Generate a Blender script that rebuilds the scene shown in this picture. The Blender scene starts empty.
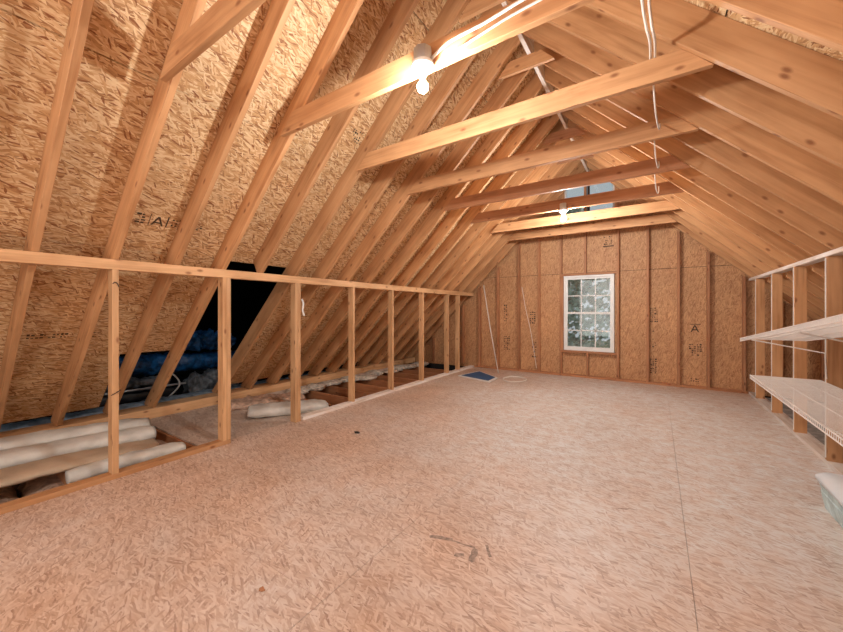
import bpy, bmesh, math, random
from mathutils import Vector, Matrix
random.seed(7)
C = bpy.context.scene.collection
SC = bpy.context.scene

# ------------------------------------------------------------------ camera, world, lights
cam_d = bpy.data.cameras.new('camera'); cam = bpy.data.objects.new('camera', cam_d); C.objects.link(cam)
cam_d.sensor_width = 36.0; cam_d.lens = 352.85 / 843.0 * 36.0
cam_d.shift_y = -6.1 / 843.0; cam_d.clip_start = 0.02
cam.location = (0, 0, 1.257); cam.rotation_euler = (math.radians(90), 0, 0.5876)
SC.camera = cam

SC.view_settings.view_transform = 'Standard'; SC.view_settings.look = 'None'
SC.view_settings.gamma = 1.0; SC.view_settings.use_curve_mapping = False
SC.view_settings.exposure = 0.6

w = bpy.data.worlds.new('overcast_sky'); SC.world = w; w.use_nodes = True
wn = w.node_tree; bg = wn.nodes['Background']
bg.inputs['Color'].default_value = (0.86, 0.93, 1.0, 1); bg.inputs['Strength'].default_value = 0.36

def area(name, loc, rot, sx, sy, power, col):
    l = bpy.data.lights.new(name, 'AREA'); l.shape = 'RECTANGLE'; l.size = sx; l.size_y = sy
    l.energy = power; l.color = col
    o = bpy.data.objects.new(name, l); C.objects.link(o); o.location = loc; o.rotation_euler = rot
    return o
# soft fill light added behind the camera; the rear gable has no opening
area('rear_fill_light', (-1.0, -2.35, 1.35), (math.radians(94), 0, 0), 3.6, 2.4, 46, (1.0, 0.97, 0.93))
BULB = 1080.0

# ------------------------------------------------------------------ geometry constants
T = 0.962                                   # roof slope
AX, BX = -3.345, 1.145                      # low wall faces
def zl(x): return 1.633 + T * (x - AX)      # underside of left rafters
def zr(x): return 1.720 + T * (BX - x)      # underside of right rafters
RX = -1.055                                 # ridge
YF = 7.10; YB = -2.6                        # far / near gable
DV = 0.25                                   # rafter depth measured plumb
SP = 0.4064

# ------------------------------------------------------------------ materials
def N(nt, t, **kw):
    n = nt.nodes.new(t)
    for k, v in kw.items(): setattr(n, k, v)
    return n
def mat(name, col, rough=0.7, metal=0.0, **kw):
    m = bpy.data.materials.new(name); m.use_nodes = True
    b = m.node_tree.nodes['Principled BSDF']
    b.inputs['Base Color'].default_value = (*col, 1); b.inputs['Roughness'].default_value = rough
    b.inputs['Metallic'].default_value = metal
    nt = m.node_tree
    # faint uneven tone so that nothing is perfectly flat
    tc = N(nt, 'ShaderNodeTexCoord'); no = N(nt, 'ShaderNodeTexNoise'); no.inputs['Scale'].default_value = kw.get('ns', 9)
    no.inputs['Detail'].default_value = 5
    r = N(nt, 'ShaderNodeValToRGB'); va = kw.get('var', 0.18)
    r.color_ramp.elements[0].position = .3; r.color_ramp.elements[1].position = .7
    r.color_ramp.elements[0].color = (*[c * (1 - va) for c in col], 1)
    r.color_ramp.elements[1].color = (*[min(1, c * (1 + va)) for c in col], 1)
    nt.links.new(tc.outputs['Object'], no.inputs['Vector']); nt.links.new(no.outputs['Fac'], r.inputs['Fac'])
    nt.links.new(r.outputs['Color'], b.inputs['Base Color'])
    if kw.get('bump'):
        bp = N(nt, 'ShaderNodeBump'); bp.inputs['Strength'].default_value = kw['bump']; bp.inputs['Distance'].default_value = .02
        nt.links.new(no.outputs['Fac'], bp.inputs['Height']); nt.links.new(bp.outputs['Normal'], b.inputs['Normal'])
    return m

def uvrand(nt):
    uv = N(nt, 'ShaderNodeUVMap'); oi = N(nt, 'ShaderNodeObjectInfo')
    mu = N(nt, 'ShaderNodeMath', operation='MULTIPLY'); mu.inputs[1].default_value = 57.3
    ad = N(nt, 'ShaderNodeVectorMath', operation='ADD')
    nt.links.new(oi.outputs['Random'], mu.inputs[0]); nt.links.new(uv.outputs['UV'], ad.inputs[0]); nt.links.new(mu.outputs[0], ad.inputs[1])
    return ad.outputs[0], oi

def wood(name, col, knots=True, contrast=1.0, rough=0.62):
    m = bpy.data.materials.new(name); m.use_nodes = True; nt = m.node_tree; L = nt.links.new
    b = nt.nodes['Principled BSDF']; b.inputs['Roughness'].default_value = rough
    v, oi = uvrand(nt)
    def mp(sx, sy):
        q = N(nt, 'ShaderNodeMapping'); q.inputs['Scale'].default_value = (sx, sy, 1); L(v, q.inputs['Vector']); return q.outputs[0]
    n1 = N(nt, 'ShaderNodeTexNoise'); n1.inputs['Scale'].default_value = 1; n1.inputs['Detail'].default_value = 5; n1.inputs['Distortion'].default_value = .6
    L(mp(1.6, 32), n1.inputs['Vector'])
    n2 = N(nt, 'ShaderNodeTexNoise'); n2.inputs['Scale'].default_value = 1; n2.inputs['Detail'].default_value = 3
    L(mp(2.2, 6), n2.inputs['Vector'])
    r = N(nt, 'ShaderNodeValToRGB')
    d = [c * k for c, k in zip(col, (.66, .55, .46))]; hi = [min(.92, c * k) for c, k in zip(col, (1.2, 1.26, 1.36))]
    r.color_ramp.elements[0].position = .30; r.color_ramp.elements[0].color = (*d, 1)
    r.color_ramp.elements[1].position = .68; r.color_ramp.elements[1].color = (*hi, 1)
    e = r.color_ramp.elements.new(.5); e.color = (*col, 1)
    mx = N(nt, 'ShaderNodeMix'); mx.data_type = 'FLOAT'; mx.inputs[0].default_value = .55
    L(n1.outputs['Fac'], mx.inputs[2]); L(n2.outputs['Fac'], mx.inputs[3]); L(mx.outputs[0], r.inputs['Fac'])
    out = r.outputs['Color']
    if knots:
        vo = N(nt, 'ShaderNodeTexVoronoi'); vo.voronoi_dimensions = '2D'; vo.inputs['Scale'].default_value = 1
        L(mp(2.6, 5.2), vo.inputs['Vector'])
        k = N(nt, 'ShaderNodeValToRGB'); k.color_ramp.elements[0].position = .028; k.color_ramp.elements[0].color = (1, 1, 1, 1)
        k.color_ramp.elements[1].position = .085; k.color_ramp.elements[1].color = (0, 0, 0, 1)
        L(vo.outputs['Distance'], k.inputs['Fac'])
        m2 = N(nt, 'ShaderNodeMix'); m2.data_type = 'RGBA'
        s = N(nt, 'ShaderNodeMath', operation='MULTIPLY'); s.inputs[1].default_value = .85; L(k.outputs['Color'], s.inputs[0])
        L(s.outputs[0], m2.inputs[0]); L(out, m2.inputs[6]); m2.inputs[7].default_value = (col[0] * .42, col[1] * .27, col[2] * .2, 1)
        out = m2.outputs[2]
    hs = N(nt, 'ShaderNodeHueSaturation'); mr = N(nt, 'ShaderNodeMapRange'); mr.inputs[3].default_value = .84; mr.inputs[4].default_value = 1.1
    L(oi.outputs['Random'], mr.inputs[0]); L(mr.outputs[0], hs.inputs['Value']); L(out, hs.inputs['Color'])
    L(hs.outputs['Color'], b.inputs['Base Color'])
    bp = N(nt, 'ShaderNodeBump'); bp.inputs['Strength'].default_value = .25; bp.inputs['Distance'].default_value = .004
    L(n1.outputs['Fac'], bp.inputs['Height']); L(bp.outputs['Normal'], b.inputs['Normal'])
    return m

def osb(name, dark, mid, light, scale=1.0, rough=.6, dust_daylight=None, soft=0.0, daylit=False):
    m = bpy.data.materials.new(name); m.use_nodes = True; nt = m.node_tree; L = nt.links.new
    b = nt.nodes['Principled BSDF']; b.inputs['Roughness'].default_value = rough
    uv = N(nt, 'ShaderNodeUVMap')
    nw = N(nt, 'ShaderNodeTexNoise'); nw.inputs['Scale'].default_value = 7 * scale; nw.inputs['Detail'].default_value = 3
    L(uv.outputs['UV'], nw.inputs['Vector'])
    sc_ = N(nt, 'ShaderNodeVectorMath', operation='SCALE'); sc_.inputs['Scale'].default_value = .032 / scale; L(nw.outputs['Color'], sc_.inputs[0])
    wv = N(nt, 'ShaderNodeVectorMath', operation='ADD'); L(uv.outputs['UV'], wv.inputs[0]); L(sc_.outputs[0], wv.inputs[1])
    def layer(rot, sx, sy, off):
        q = N(nt, 'ShaderNodeMapping'); q.vector_type = 'POINT'
        q0 = N(nt, 'ShaderNodeMapping'); q0.inputs['Rotation'].default_value = (0, 0, rot); q0.inputs['Location'].default_value = (off, off * 1.7, 0)
        L(wv.outputs[0], q0.inputs['Vector'])
        q.inputs['Scale'].default_value = (sx * scale, sy * scale, 1); L(q0.outputs[0], q.inputs['Vector'])
        vo = N(nt, 'ShaderNodeTexVoronoi'); vo.voronoi_dimensions = '2D'; vo.inputs['Scale'].default_value = 1; L(q.outputs[0], vo.inputs['Vector'])
        s = N(nt, 'ShaderNodeSeparateColor'); L(vo.outputs['Color'], s.inputs[0])
        return s.outputs[0], s.outputs[1]
    def mix(f, a, c):
        x = N(nt, 'ShaderNodeMix'); x.data_type = 'FLOAT'
        if isinstance(f, float): x.inputs[0].default_value = f
        else: L(f, x.inputs[0])
        L(a, x.inputs[2]); L(c, x.inputs[3]); return x.outputs[0]
    def gt(a, t):
        x = N(nt, 'ShaderNodeMath', operation='GREATER_THAN'); L(a, x.inputs[0]); x.inputs[1].default_value = t; return x.outputs[0]
    a, a2 = layer(.05, 11, 70, 0); c, c2 = layer(-.30, 12, 62, 3.1); d, d2 = layer(.38, 10, 66, 7.7); e, e2 = layer(1.1, 15, 70, 5.3)
    f = mix(gt(c2, .58), a, c); f = mix(gt(d2, .64), f, d); f = mix(gt(e2, .86), f, e)
    gr = N(nt, 'ShaderNodeTexNoise'); gr.inputs['Scale'].default_value = 1; gr.inputs['Detail'].default_value = 4
    gq = N(nt, 'ShaderNodeMapping'); gq.inputs['Scale'].default_value = (25, 110, 1); L(wv.outputs[0], gq.inputs['Vector']); L(gq.outputs[0], gr.inputs['Vector'])
    f = mix(.30 + soft, f, gr.outputs['Fac'])
    r = N(nt, 'ShaderNodeValToRGB'); els = r.color_ramp.elements
    els[0].position = .15; els[0].color = (*dark, 1); els[1].position = .82; els[1].color = (*light, 1)
    x = els.new(.25); x.color = (*[.45 * p + .55 * q for p, q in zip(dark, mid)], 1)
    x = els.new(.42); x.color = (*mid, 1)
    L(f, r.inputs['Fac']); out = r.outputs['Color']
    # patches of tone
    n3 = N(nt, 'ShaderNodeTexNoise'); n3.inputs['Scale'].default_value = 1.3; n3.inputs['Detail'].default_value = 5; L(uv.outputs['UV'], n3.inputs['Vector'])
    hs = N(nt, 'ShaderNodeHueSaturation'); mr = N(nt, 'ShaderNodeMapRange'); mr.inputs[1].default_value = .3; mr.inputs[2].default_value = .7
    mr.inputs[3].default_value = .88; mr.inputs[4].default_value = 1.1
    L(n3.outputs['Fac'], mr.inputs[0]); L(mr.outputs[0], hs.inputs['Value']); L(out, hs.inputs['Color']); out = hs.outputs['Color']
    if dust_daylight:
        n4 = N(nt, 'ShaderNodeTexNoise'); n4.inputs['Scale'].default_value = .55; n4.inputs['Detail'].default_value = 8; n4.inputs['Roughness'].default_value = .62
        L(uv.outputs['UV'], n4.inputs['Vector'])
        rr = N(nt, 'ShaderNodeMapRange'); rr.inputs[1].default_value = .32; rr.inputs[2].default_value = .68; rr.inputs[3].default_value = dust_daylight[3]; rr.inputs[4].default_value = dust_daylight[4]
        L(n4.outputs['Fac'], rr.inputs[0])
        fac = rr.outputs[0]
        if daylit:        # window daylight painted pale over the dusty middle of the far floor
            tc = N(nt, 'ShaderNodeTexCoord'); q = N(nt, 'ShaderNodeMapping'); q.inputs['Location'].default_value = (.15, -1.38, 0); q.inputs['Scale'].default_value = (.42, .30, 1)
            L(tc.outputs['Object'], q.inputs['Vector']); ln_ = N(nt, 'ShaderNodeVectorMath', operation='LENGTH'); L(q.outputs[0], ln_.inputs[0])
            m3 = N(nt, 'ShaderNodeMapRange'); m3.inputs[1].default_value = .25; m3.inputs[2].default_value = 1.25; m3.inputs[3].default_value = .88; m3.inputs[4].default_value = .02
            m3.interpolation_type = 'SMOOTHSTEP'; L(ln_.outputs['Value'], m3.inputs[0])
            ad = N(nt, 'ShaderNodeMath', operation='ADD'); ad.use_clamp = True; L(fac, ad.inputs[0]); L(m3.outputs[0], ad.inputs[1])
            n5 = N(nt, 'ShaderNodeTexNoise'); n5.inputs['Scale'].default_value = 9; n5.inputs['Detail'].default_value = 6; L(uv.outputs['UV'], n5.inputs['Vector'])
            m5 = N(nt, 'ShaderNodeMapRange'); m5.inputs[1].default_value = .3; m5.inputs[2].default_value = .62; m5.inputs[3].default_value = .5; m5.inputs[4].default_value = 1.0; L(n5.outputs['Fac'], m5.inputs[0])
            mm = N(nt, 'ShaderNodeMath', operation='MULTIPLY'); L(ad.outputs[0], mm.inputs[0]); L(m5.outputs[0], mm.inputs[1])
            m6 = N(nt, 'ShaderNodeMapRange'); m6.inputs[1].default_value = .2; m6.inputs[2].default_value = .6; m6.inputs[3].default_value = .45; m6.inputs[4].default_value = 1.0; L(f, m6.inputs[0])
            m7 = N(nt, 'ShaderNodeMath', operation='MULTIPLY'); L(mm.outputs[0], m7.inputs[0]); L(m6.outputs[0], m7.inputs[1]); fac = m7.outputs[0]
        mx = N(nt, 'ShaderNodeMix'); mx.data_type = 'RGBA'; mx.clamp_factor = True; L(fac, mx.inputs[0]); L(out, mx.inputs[6]); mx.inputs[7].default_value = (*dust_daylight[:3], 1)
        out = mx.outputs[2]
    L(out, b.inputs['Base Color'])
    bp = N(nt, 'ShaderNodeBump'); bp.inputs['Strength'].default_value = .3; bp.inputs['Distance'].default_value = .004
    L(f, bp.inputs['Height']); L(bp.outputs['Normal'], b.inputs['Normal'])
    return m

def emis(name, col, s):
    m = bpy.data.materials.new(name); m.use_nodes = True; nt = m.node_tree
    e = N(nt, 'ShaderNodeEmission'); e.inputs['Color'].default_value = (*col, 1); e.inputs['Strength'].default_value = s
    nt.links.new(e.outputs[0], nt.nodes['Material Output'].inputs['Surface']); return m

def glassy(name, col, fac=.1):
    m = bpy.data.materials.new(name); m.use_nodes = True; nt = m.node_tree
    t = N(nt, 'ShaderNodeBsdfTransparent'); t.inputs['Color'].default_value = (*col, 1)
    g = N(nt, 'ShaderNodeBsdfGlossy'); g.inputs['Roughness'].default_value = .03
    x = N(nt, 'ShaderNodeMixShader'); x.inputs[0].default_value = fac
    nt.links.new(t.outputs[0], x.inputs[1]); nt.links.new(g.outputs[0], x.inputs[2]); nt.links.new(x.outputs[0], nt.nodes['Material Output'].inputs['Surface'])
    return m

M = {
 'fir':   wood('framing_lumber', (.59, .31, .14)),
 'fir_p': wood('pale_lumber', (.66, .39, .195)),
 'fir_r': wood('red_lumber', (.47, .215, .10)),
 'plate_w': wood('whitened_lumber', (.82, .74, .68), knots=False),
 'osb_roof': osb('roof_sheathing', (.28, .10, .035), (.65, .395, .185), (.88, .70, .44), scale=1.6),
 'osb_wall': osb('wall_sheathing', (.36, .16, .07), (.52, .27, .125), (.64, .37, .18), scale=1.5),
 'osb_floor': osb('floor_sheathing', (.34, .20, .14), (.58, .395, .29), (.74, .58, .48), scale=1.7, rough=.45, dust_daylight=(.80, .84, .86, -.30, .60), soft=.10, daylit=True),
 'osb_dusty': osb('dusty_board', (.25, .14, .09), (.48, .33, .24), (.66, .54, .45), scale=1.0, dust_daylight=(.6, .52, .46, .2, .7)),
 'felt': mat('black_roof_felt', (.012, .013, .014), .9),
 'dark': mat('dark_timber', (.05, .03, .02), .9),  # dark brown timber for the subfloor, right eave closure and gable muntins
 'white': mat('white_vinyl', (.82, .83, .82), .45, var=.04),
 'wire': mat('white_coated_wire', (.86, .83, .80), .35, var=.04),
 'steel': mat('galvanised_steel', (.5, .5, .5), .45, .6),
 'porcelain': mat('white_porcelain', (.88, .87, .85), .25, var=.03),
 'cable': mat('white_cable_sheath', (.82, .78, .72), .5, var=.05),
 'paper': mat('kraft_paper', (.50, .39, .28), .75, ns=5, bump=.5),
 'foil': mat('silvery_white_facing', (.66, .66, .62), .5, ns=6, bump=.6),
 'fluff': mat('loose_insulation', (.62, .56, .48), .95, ns=22, bump=1.0, var=.35),
 'pinkfl': mat('dusty_batt', (.52, .36, .27), .95, ns=18, bump=1.0, var=.35),
 'polyg': mat('grey_plastic_wrap', (.17, .18, .19), .3, ns=14, bump=1.0, var=.6),
 'polyb': mat('blue_plastic', (.012, .10, .28), .28, ns=16, bump=1.0, var=.7),
 'silverb': mat('silver_blue_wrap', (.35, .43, .50), .3, .4, ns=12, bump=1.0, var=.4),
 'blackp': mat('black_plastic', (.015, .016, .018), .35),
 'blue': mat('blue_sheet', (.012, .10, .26), .5, ns=3),
 'ink': mat('black_ink', (.06, .035, .022), .8),
 'scuff': mat('grey_scuff', (.36, .28, .235), .8, var=.45, ns=60),
 'bulb': emis('lit_bulb', (1.0, .97, .93), BULB),
 'bulb_far': emis('lit_bulb_far', (1.0, .97, .93), BULB * 1.45),
 'glass': glassy('window_glass', (.93, .96, .95), .06),
 'tote': mat('pale_blue_plastic', (.50, .68, .72), .25, ns=10, bump=.6, var=.3),
 'lid': mat('white_lid', (.78, .87, .95), .3, var=.04),
 'bark': mat('tree_bark', (.30, .29, .27), .9),
 'leaf': mat('pale_leaves', (.40, .50, .42), .8, var=.5, ns=2),
 'grass': mat('lawn', (.14, .2, .1), .95, ns=2),
}

# ------------------------------------------------------------------ mesh helpers
def link(name, bm, m, parent=None, uvdir=None, smooth=False, bevel=0.0):
    bmesh.ops.recalc_face_normals(bm, faces=bm.faces)
    if bevel: bmesh.ops.bevel(bm, geom=list(bm.edges), offset=bevel, segments=1, affect='EDGES', profile=.5)
    if uvdir is not None:
        Ld = Vector(uvdir).normalized(); lay = bm.loops.layers.uv.verify()
        for f in bm.faces:
            V = f.normal.cross(Ld)
            if V.length < .15: U = f.normal.orthogonal().normalized(); V = f.normal.cross(U)
            else: V.normalize(); U = Ld
            o = f.normal.x * 3.3 + f.normal.z * 1.7
            for l in f.loops: l[lay].uv = (l.vert.co.dot(U) + o, l.vert.co.dot(V) + o)
    me = bpy.data.meshes.new(name); bm.to_mesh(me); bm.free()
    if smooth:
        for p in me.polygons: p.use_smooth = True
    me.materials.append(m)
    o = bpy.data.objects.new(name, me); C.objects.link(o)
    if parent: o.parent = parent
    return o

def box(bm, a, b):
    x0, x1 = sorted((a[0], b[0])); y0, y1 = sorted((a[1], b[1])); z0, z1 = sorted((a[2], b[2]))
    v = [bm.verts.new(p) for p in ((x0,y0,z0),(x1,y0,z0),(x1,y1,z0),(x0,y1,z0),(x0,y0,z1),(x1,y0,z1),(x1,y1,z1),(x0,y1,z1))]
    for f in ((0,3,2,1),(4,5,6,7),(0,1,5,4),(1,2,6,5),(2,3,7,6),(3,0,4,7)): bm.faces.new([v[i] for i in f])
def prism_y(bm, pts, y0, y1):               # pts: (x,z) loop
    a = [bm.verts.new((x, y0, z)) for x, z in pts]; b = [bm.verts.new((x, y1, z)) for x, z in pts]
    bm.faces.new(a); bm.faces.new(b[::-1])
    n = len(pts)
    for i in range(n): bm.faces.new((a[i], b[i], b[(i+1) % n], a[(i+1) % n]))
def tube(bm, pts, r, seg=8, caps=True):
    pts = [Vector(p) for p in pts]; rings = []
    up = None
    for i, p in enumerate(pts):
        t = (pts[min(i+1, len(pts)-1)] - pts[max(i-1, 0)]).normalized()
        if up is None: up = t.orthogonal().normalized()
        else: up = (up - t * up.dot(t)).normalized()
        s = t.cross(up); rr = r[i] if isinstance(r, (list, tuple)) else r
        rings.append([bm.verts.new(p + (up * math.cos(k*2*math.pi/seg) + s * math.sin(k*2*math.pi/seg)) * rr) for k in range(seg)])
    for a, b in zip(rings, rings[1:]):
        for k in range(seg): bm.faces.new((a[k], a[(k+1) % seg], b[(k+1) % seg], b[k]))
    if caps: bm.faces.new(rings[0][::-1]); bm.faces.new(rings[-1])
def lathe(bm, prof, c, seg=24):
    rings = [[bm.verts.new((c[0] + r*math.cos(k*2*math.pi/seg), c[1] + r*math.sin(k*2*math.pi/seg), c[2] + z)) for k in range(seg)] for r, z in prof]
    for a, b in zip(rings, rings[1:]):
        for k in range(seg): bm.faces.new((a[k], a[(k+1) % seg], b[(k+1) % seg], b[k]))
    bm.faces.new(rings[0][::-1]); bm.faces.new(rings[-1])
def tag(o, label=None, cat=None, group=None, kind=None):
    if label: o['label'] = label
    if cat: o['category'] = cat
    if group: o['group'] = group
    if kind: o['kind'] = kind
    return o
def empty(name, loc, label, cat, group=None):
    o = bpy.data.objects.new(name, None); C.objects.link(o); o.location = loc; o.empty_display_size = .1
    tag(o, label, cat, group); return o
def local(o, parent, loc):                  # geometry was written in world space; parent is an unrotated empty at loc
    o.parent = parent; o.location = (-loc[0], -loc[1], -loc[2])
def struct(o, label=None, cat=None): o['kind'] = 'structure'; return o
def bx(name, a, b, m, uvdir, bevel=.0025, parent=None):
    bm = bmesh.new(); box(bm, a, b); return link(name, bm, m, parent, uvdir, bevel=bevel)
ORD = ['first','second','third','fourth','fifth','sixth','seventh','eighth','ninth','tenth','eleventh','twelfth','thirteenth','fourteenth','fifteenth','sixteenth','seventeenth','eighteenth','nineteenth','twentieth']

# ------------------------------------------------------------------ floor: tongue and groove sheets with fine seams
bm = bmesh.new(); g = .0010
xs = [-3.435, -2.44, -1.20, .135, 1.30]
offs = [[-2.6, -1.4, 1.6, 4.05, 6.5, 7.19], [-2.6, -1.42, 1.03, 3.47, 5.91, 7.19], [-2.6, -.2, 2.25, 4.7, 7.19], [-2.6, -.9, 1.5, 3.9, 6.4, 7.19]]
for i in range(4):
    for y0, y1 in zip(offs[i], offs[i][1:]): box(bm, (xs[i] + g, y0 + g, -.02), (xs[i+1] - g, y1 - g, 0))
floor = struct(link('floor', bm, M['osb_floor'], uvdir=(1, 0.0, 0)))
struct(bx('floor', (-5.25, YB, -.30), (3.1, 7.3, -.262), M['dark'], (1, 0, 0), 0))
struct(bx('floor', (-3.30, YB, -.26), (1.30, 7.19, -.0225), M['dark'], (1, 0, 0), 0))

# ------------------------------------------------------------------ roof sheathing (left and right slopes)
def slope_panel(bm, side, x0, x1, y0, y1, th=.012):
    z = zl if side < 0 else zr
    prism_y(bm, [(x0, z(x0) + DV), (x1, z(x1) + DV), (x1, z(x1) + DV + th), (x0, z(x0) + DV + th)], y0, y1)
xr = [-5.11, -4.46, -3.50, -2.54, -1.58, RX - .02]
bm = bmesh.new(); g = .0035
def cuts(k): return [YB] + [v for v in [(-.72 + k * 1.219) % 2.438 + 2.438 * j - 2.438 for j in range(5)] if YB < v < 7.2] + [7.25]
for r in range(5):
    ys = cuts(r % 2)
    for y0, y1 in zip(ys, ys[1:]):
        seg = [(y0, y1)]
        hole = {1: (1.705, 2.496), 0: (1.27, 2.496)}.get(r)
        if hole:
            s2 = []
            for a, b in seg:
                if b <= hole[0] or a >= hole[1]: s2.append((a, b))
                else:
                    if a < hole[0]: s2.append((a, hole[0] - g))
                    if b > hole[1]: s2.append((hole[1] + g, b))
            seg = s2
        for a, b in seg:
            if b - a > .02: slope_panel(bm, -1, xr[r] + g, xr[r+1] - g, a + g, b - g)
cl = struct(link('ceiling', bm, M['osb_roof'], uvdir=(0, 1, 0)))
bm = bmesh.new(); xq = [2.86, 2.22, 1.26, .30, -.66, RX + .02]
for r in range(5):
    ys = cuts((r + 1) % 2)
    for y0, y1 in zip(ys, ys[1:]): slope_panel(bm, 1, xq[r+1] + g, xq[r] - g, y0 + g, y1 - g)
cr = struct(link('ceiling', bm, M['osb_roof'], uvdir=(0, 1, 0)))
# felt above the sheets
bm = bmesh.new()
def felt(x0, x1, y0, y1, z): prism_y(bm, [(x0, z(x0) + DV + .016), (x1, z(x1) + DV + .016), (x1, z(x1) + DV + .03), (x0, z(x0) + DV + .03)], y0, y1)
felt(-3.50, RX, YB, 7.3, zl); felt(-5.11, -3.50, YB, 1.27, zl); felt(-5.11, -3.50, 2.50, 7.3, zl); felt(-4.46, -3.50, 1.27, 1.70, zl)
felt(RX, 3.0, YB, 7.3, zr)
struct(link('ceiling', bm, M['felt']))

# ------------------------------------------------------------------ gable walls
def gable(name, y, m, holes=(), th=.012):
    # sheets 1.22 wide above and below the joint at z 1.95; holes as (x0,x1,z0,z1)
    bm = bmesh.new(); e = .0035
    def ztop(x): return min(zl(x), zr(x)) + DV - .004
    xs_ = [-5.1, -4.42, -3.22, -1.945, -1.475, -.628, .68, 1.92, 2.86]
    joints = {-4.42, -3.22, -1.945, .68, 1.92}
    for x0, x1 in zip(xs_, xs_[1:]):
        a = x0 + (e if x0 in joints else 0); b = x1 - (e if x1 in joints else 0)
        zs = [(-.02, 1.95 - e), (1.95 + e, 9)]
        for hx0, hx1, z0, z1 in holes:
            if abs(hx0 - x0) < .01: zs = [(-.02, z0), (z1, 1.95 - e), (1.95 + e, 3.04), (3.62, 9)]
        for z0, z1 in zs:
            pts = []
            xx = [a, b] + ([RX] if a < RX < b else []); xx.sort()
            if max(ztop(q) for q in xx) <= z0: continue
            # clip the slanted top
            poly = [(a, z0), (b, z0)]
            fine = [a + (b - a) * i / 24 for i in range(25)] + [RX] * (a < RX < b)
            top = [(q, min(z1, ztop(q))) for q in sorted(fine, reverse=True)]
            top = [(q, max(zz, z0)) for q, zz in top]
            poly = [p for i, p in enumerate(poly)] + top
            out = []
            for p in poly:
                if not out or (abs(p[0]-out[-1][0]) + abs(p[1]-out[-1][1])) > 1e-5: out.append(p)
            if abs(out[0][0]-out[-1][0]) + abs(out[0][1]-out[-1][1]) < 1e-5: out.pop()
            if len(out) > 2: prism_y(bm, out, y, y + th)
    return struct(link(name, bm, m, uvdir=(0, 0, 1)))
WX0, WX1, WZ0, WZ1 = -1.475, -.628, .495, 1.90
GY = YF + .089
wall_far = gable('wall_far', GY, M['osb_wall'], [(WX0, WX1, WZ0, WZ1)])
bm = bmesh.new()
# the small gable light is cut through by building it in front of a cleared patch: see window_2
struct(bx('wall_far', (-5.2, GY + .02, -.3), (WX0 - .02, GY + .06, 4.6), M['felt'], (0, 0, 1), 0))
struct(bx('wall_far', (WX1 + .02, GY + .02, -.3), (3.0, GY + .06, 4.6), M['felt'], (0, 0, 1), 0))
struct(bx('wall_far', (WX0 - .02, GY + .02, -.3), (WX1 + .02, GY + .06, WZ0 - .02), M['felt'], (0, 0, 1), 0))
struct(bx('wall_far', (WX0 - .02, GY + .02, WZ1 + .02), (WX1 + .02, GY + .06, 3.02), M['felt'], (0, 0, 1), 0))
struct(bx('wall_far', (WX0 - .02, GY + .02, 3.64), (WX1 + .02, GY + .06, 4.6), M['felt'], (0, 0, 1), 0))
gable('wall_near', YB - .012, M['osb_wall'])

# outer shell: dark eave closures and the neighbouring attic seen through the missing sheets
struct(bx('wall_right', (2.86, YB, -.3), (2.9, 7.3, .4), M['dark'], (0, 1, 0), 0))
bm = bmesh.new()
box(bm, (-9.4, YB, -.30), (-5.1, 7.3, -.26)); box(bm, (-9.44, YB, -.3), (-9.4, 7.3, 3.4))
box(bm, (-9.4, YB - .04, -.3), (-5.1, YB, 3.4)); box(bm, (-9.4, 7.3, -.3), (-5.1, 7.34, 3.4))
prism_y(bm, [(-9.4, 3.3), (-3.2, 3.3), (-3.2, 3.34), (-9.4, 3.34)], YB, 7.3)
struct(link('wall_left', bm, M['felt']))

# ------------------------------------------------------------------ window_1
def window():
    w_ = bpy.data.objects.new('window_1', None); C.objects.link(w_); w_['kind'] = 'structure'
    y0, y1 = YF + .02, YF + .075
    bm = bmesh.new()
    f = .035
    box(bm, (WX0, y0, WZ0), (WX0 + f, y1, WZ1)); box(bm, (WX1 - f, y0, WZ0), (WX1, y1, WZ1))
    box(bm, (WX0 + f, y0, WZ0), (WX1 - f, y1, WZ0 + f)); box(bm, (WX0 + f, y0, WZ1 - f), (WX1 - f, y1, WZ1))
    link('window_frame', bm, M['white'], w_)
    a, b = WX0 + f, WX1 - f; zm = (WZ0 + WZ1) / 2
    for nm, z0, z1, yy in (('lower_sash', WZ0 + f, zm + .02, y0 + .008), ('upper_sash', zm - .02, WZ1 - f, y0 + .03)):
        bm = bmesh.new(); s = .03; ye = yy + .022
        box(bm, (a, yy, z0), (a + s, ye, z1)); box(bm, (b - s, yy, z0), (b, ye, z1))
        box(bm, (a + s, yy, z0), (b - s, ye, z0 + .04)); box(bm, (a + s, yy, z1 - .035), (b - s, ye, z1))
        sh = link(nm, bm, M['white'], w_)
        bm = bmesh.new(); m_ = .009
        for k in (1, 2):
            xx = a + s + (b - a - 2*s) * k / 3; box(bm, (xx - m_, yy + .004, z0 + .04), (xx + m_, yy + .018, z1 - .035))
        zc = (z0 + z1) / 2; box(bm, (a + s, yy + .004, zc - m_), (b - s, yy + .018, zc + m_))
        link('muntins', bm, M['white'], sh)
        link('pane', (lambda q: (box(q, (a + s, yy + .010, z0 + .04), (b - s, yy + .012, z1 - .035)), q)[1])(bmesh.new()), M['glass'], sh)
window()

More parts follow.
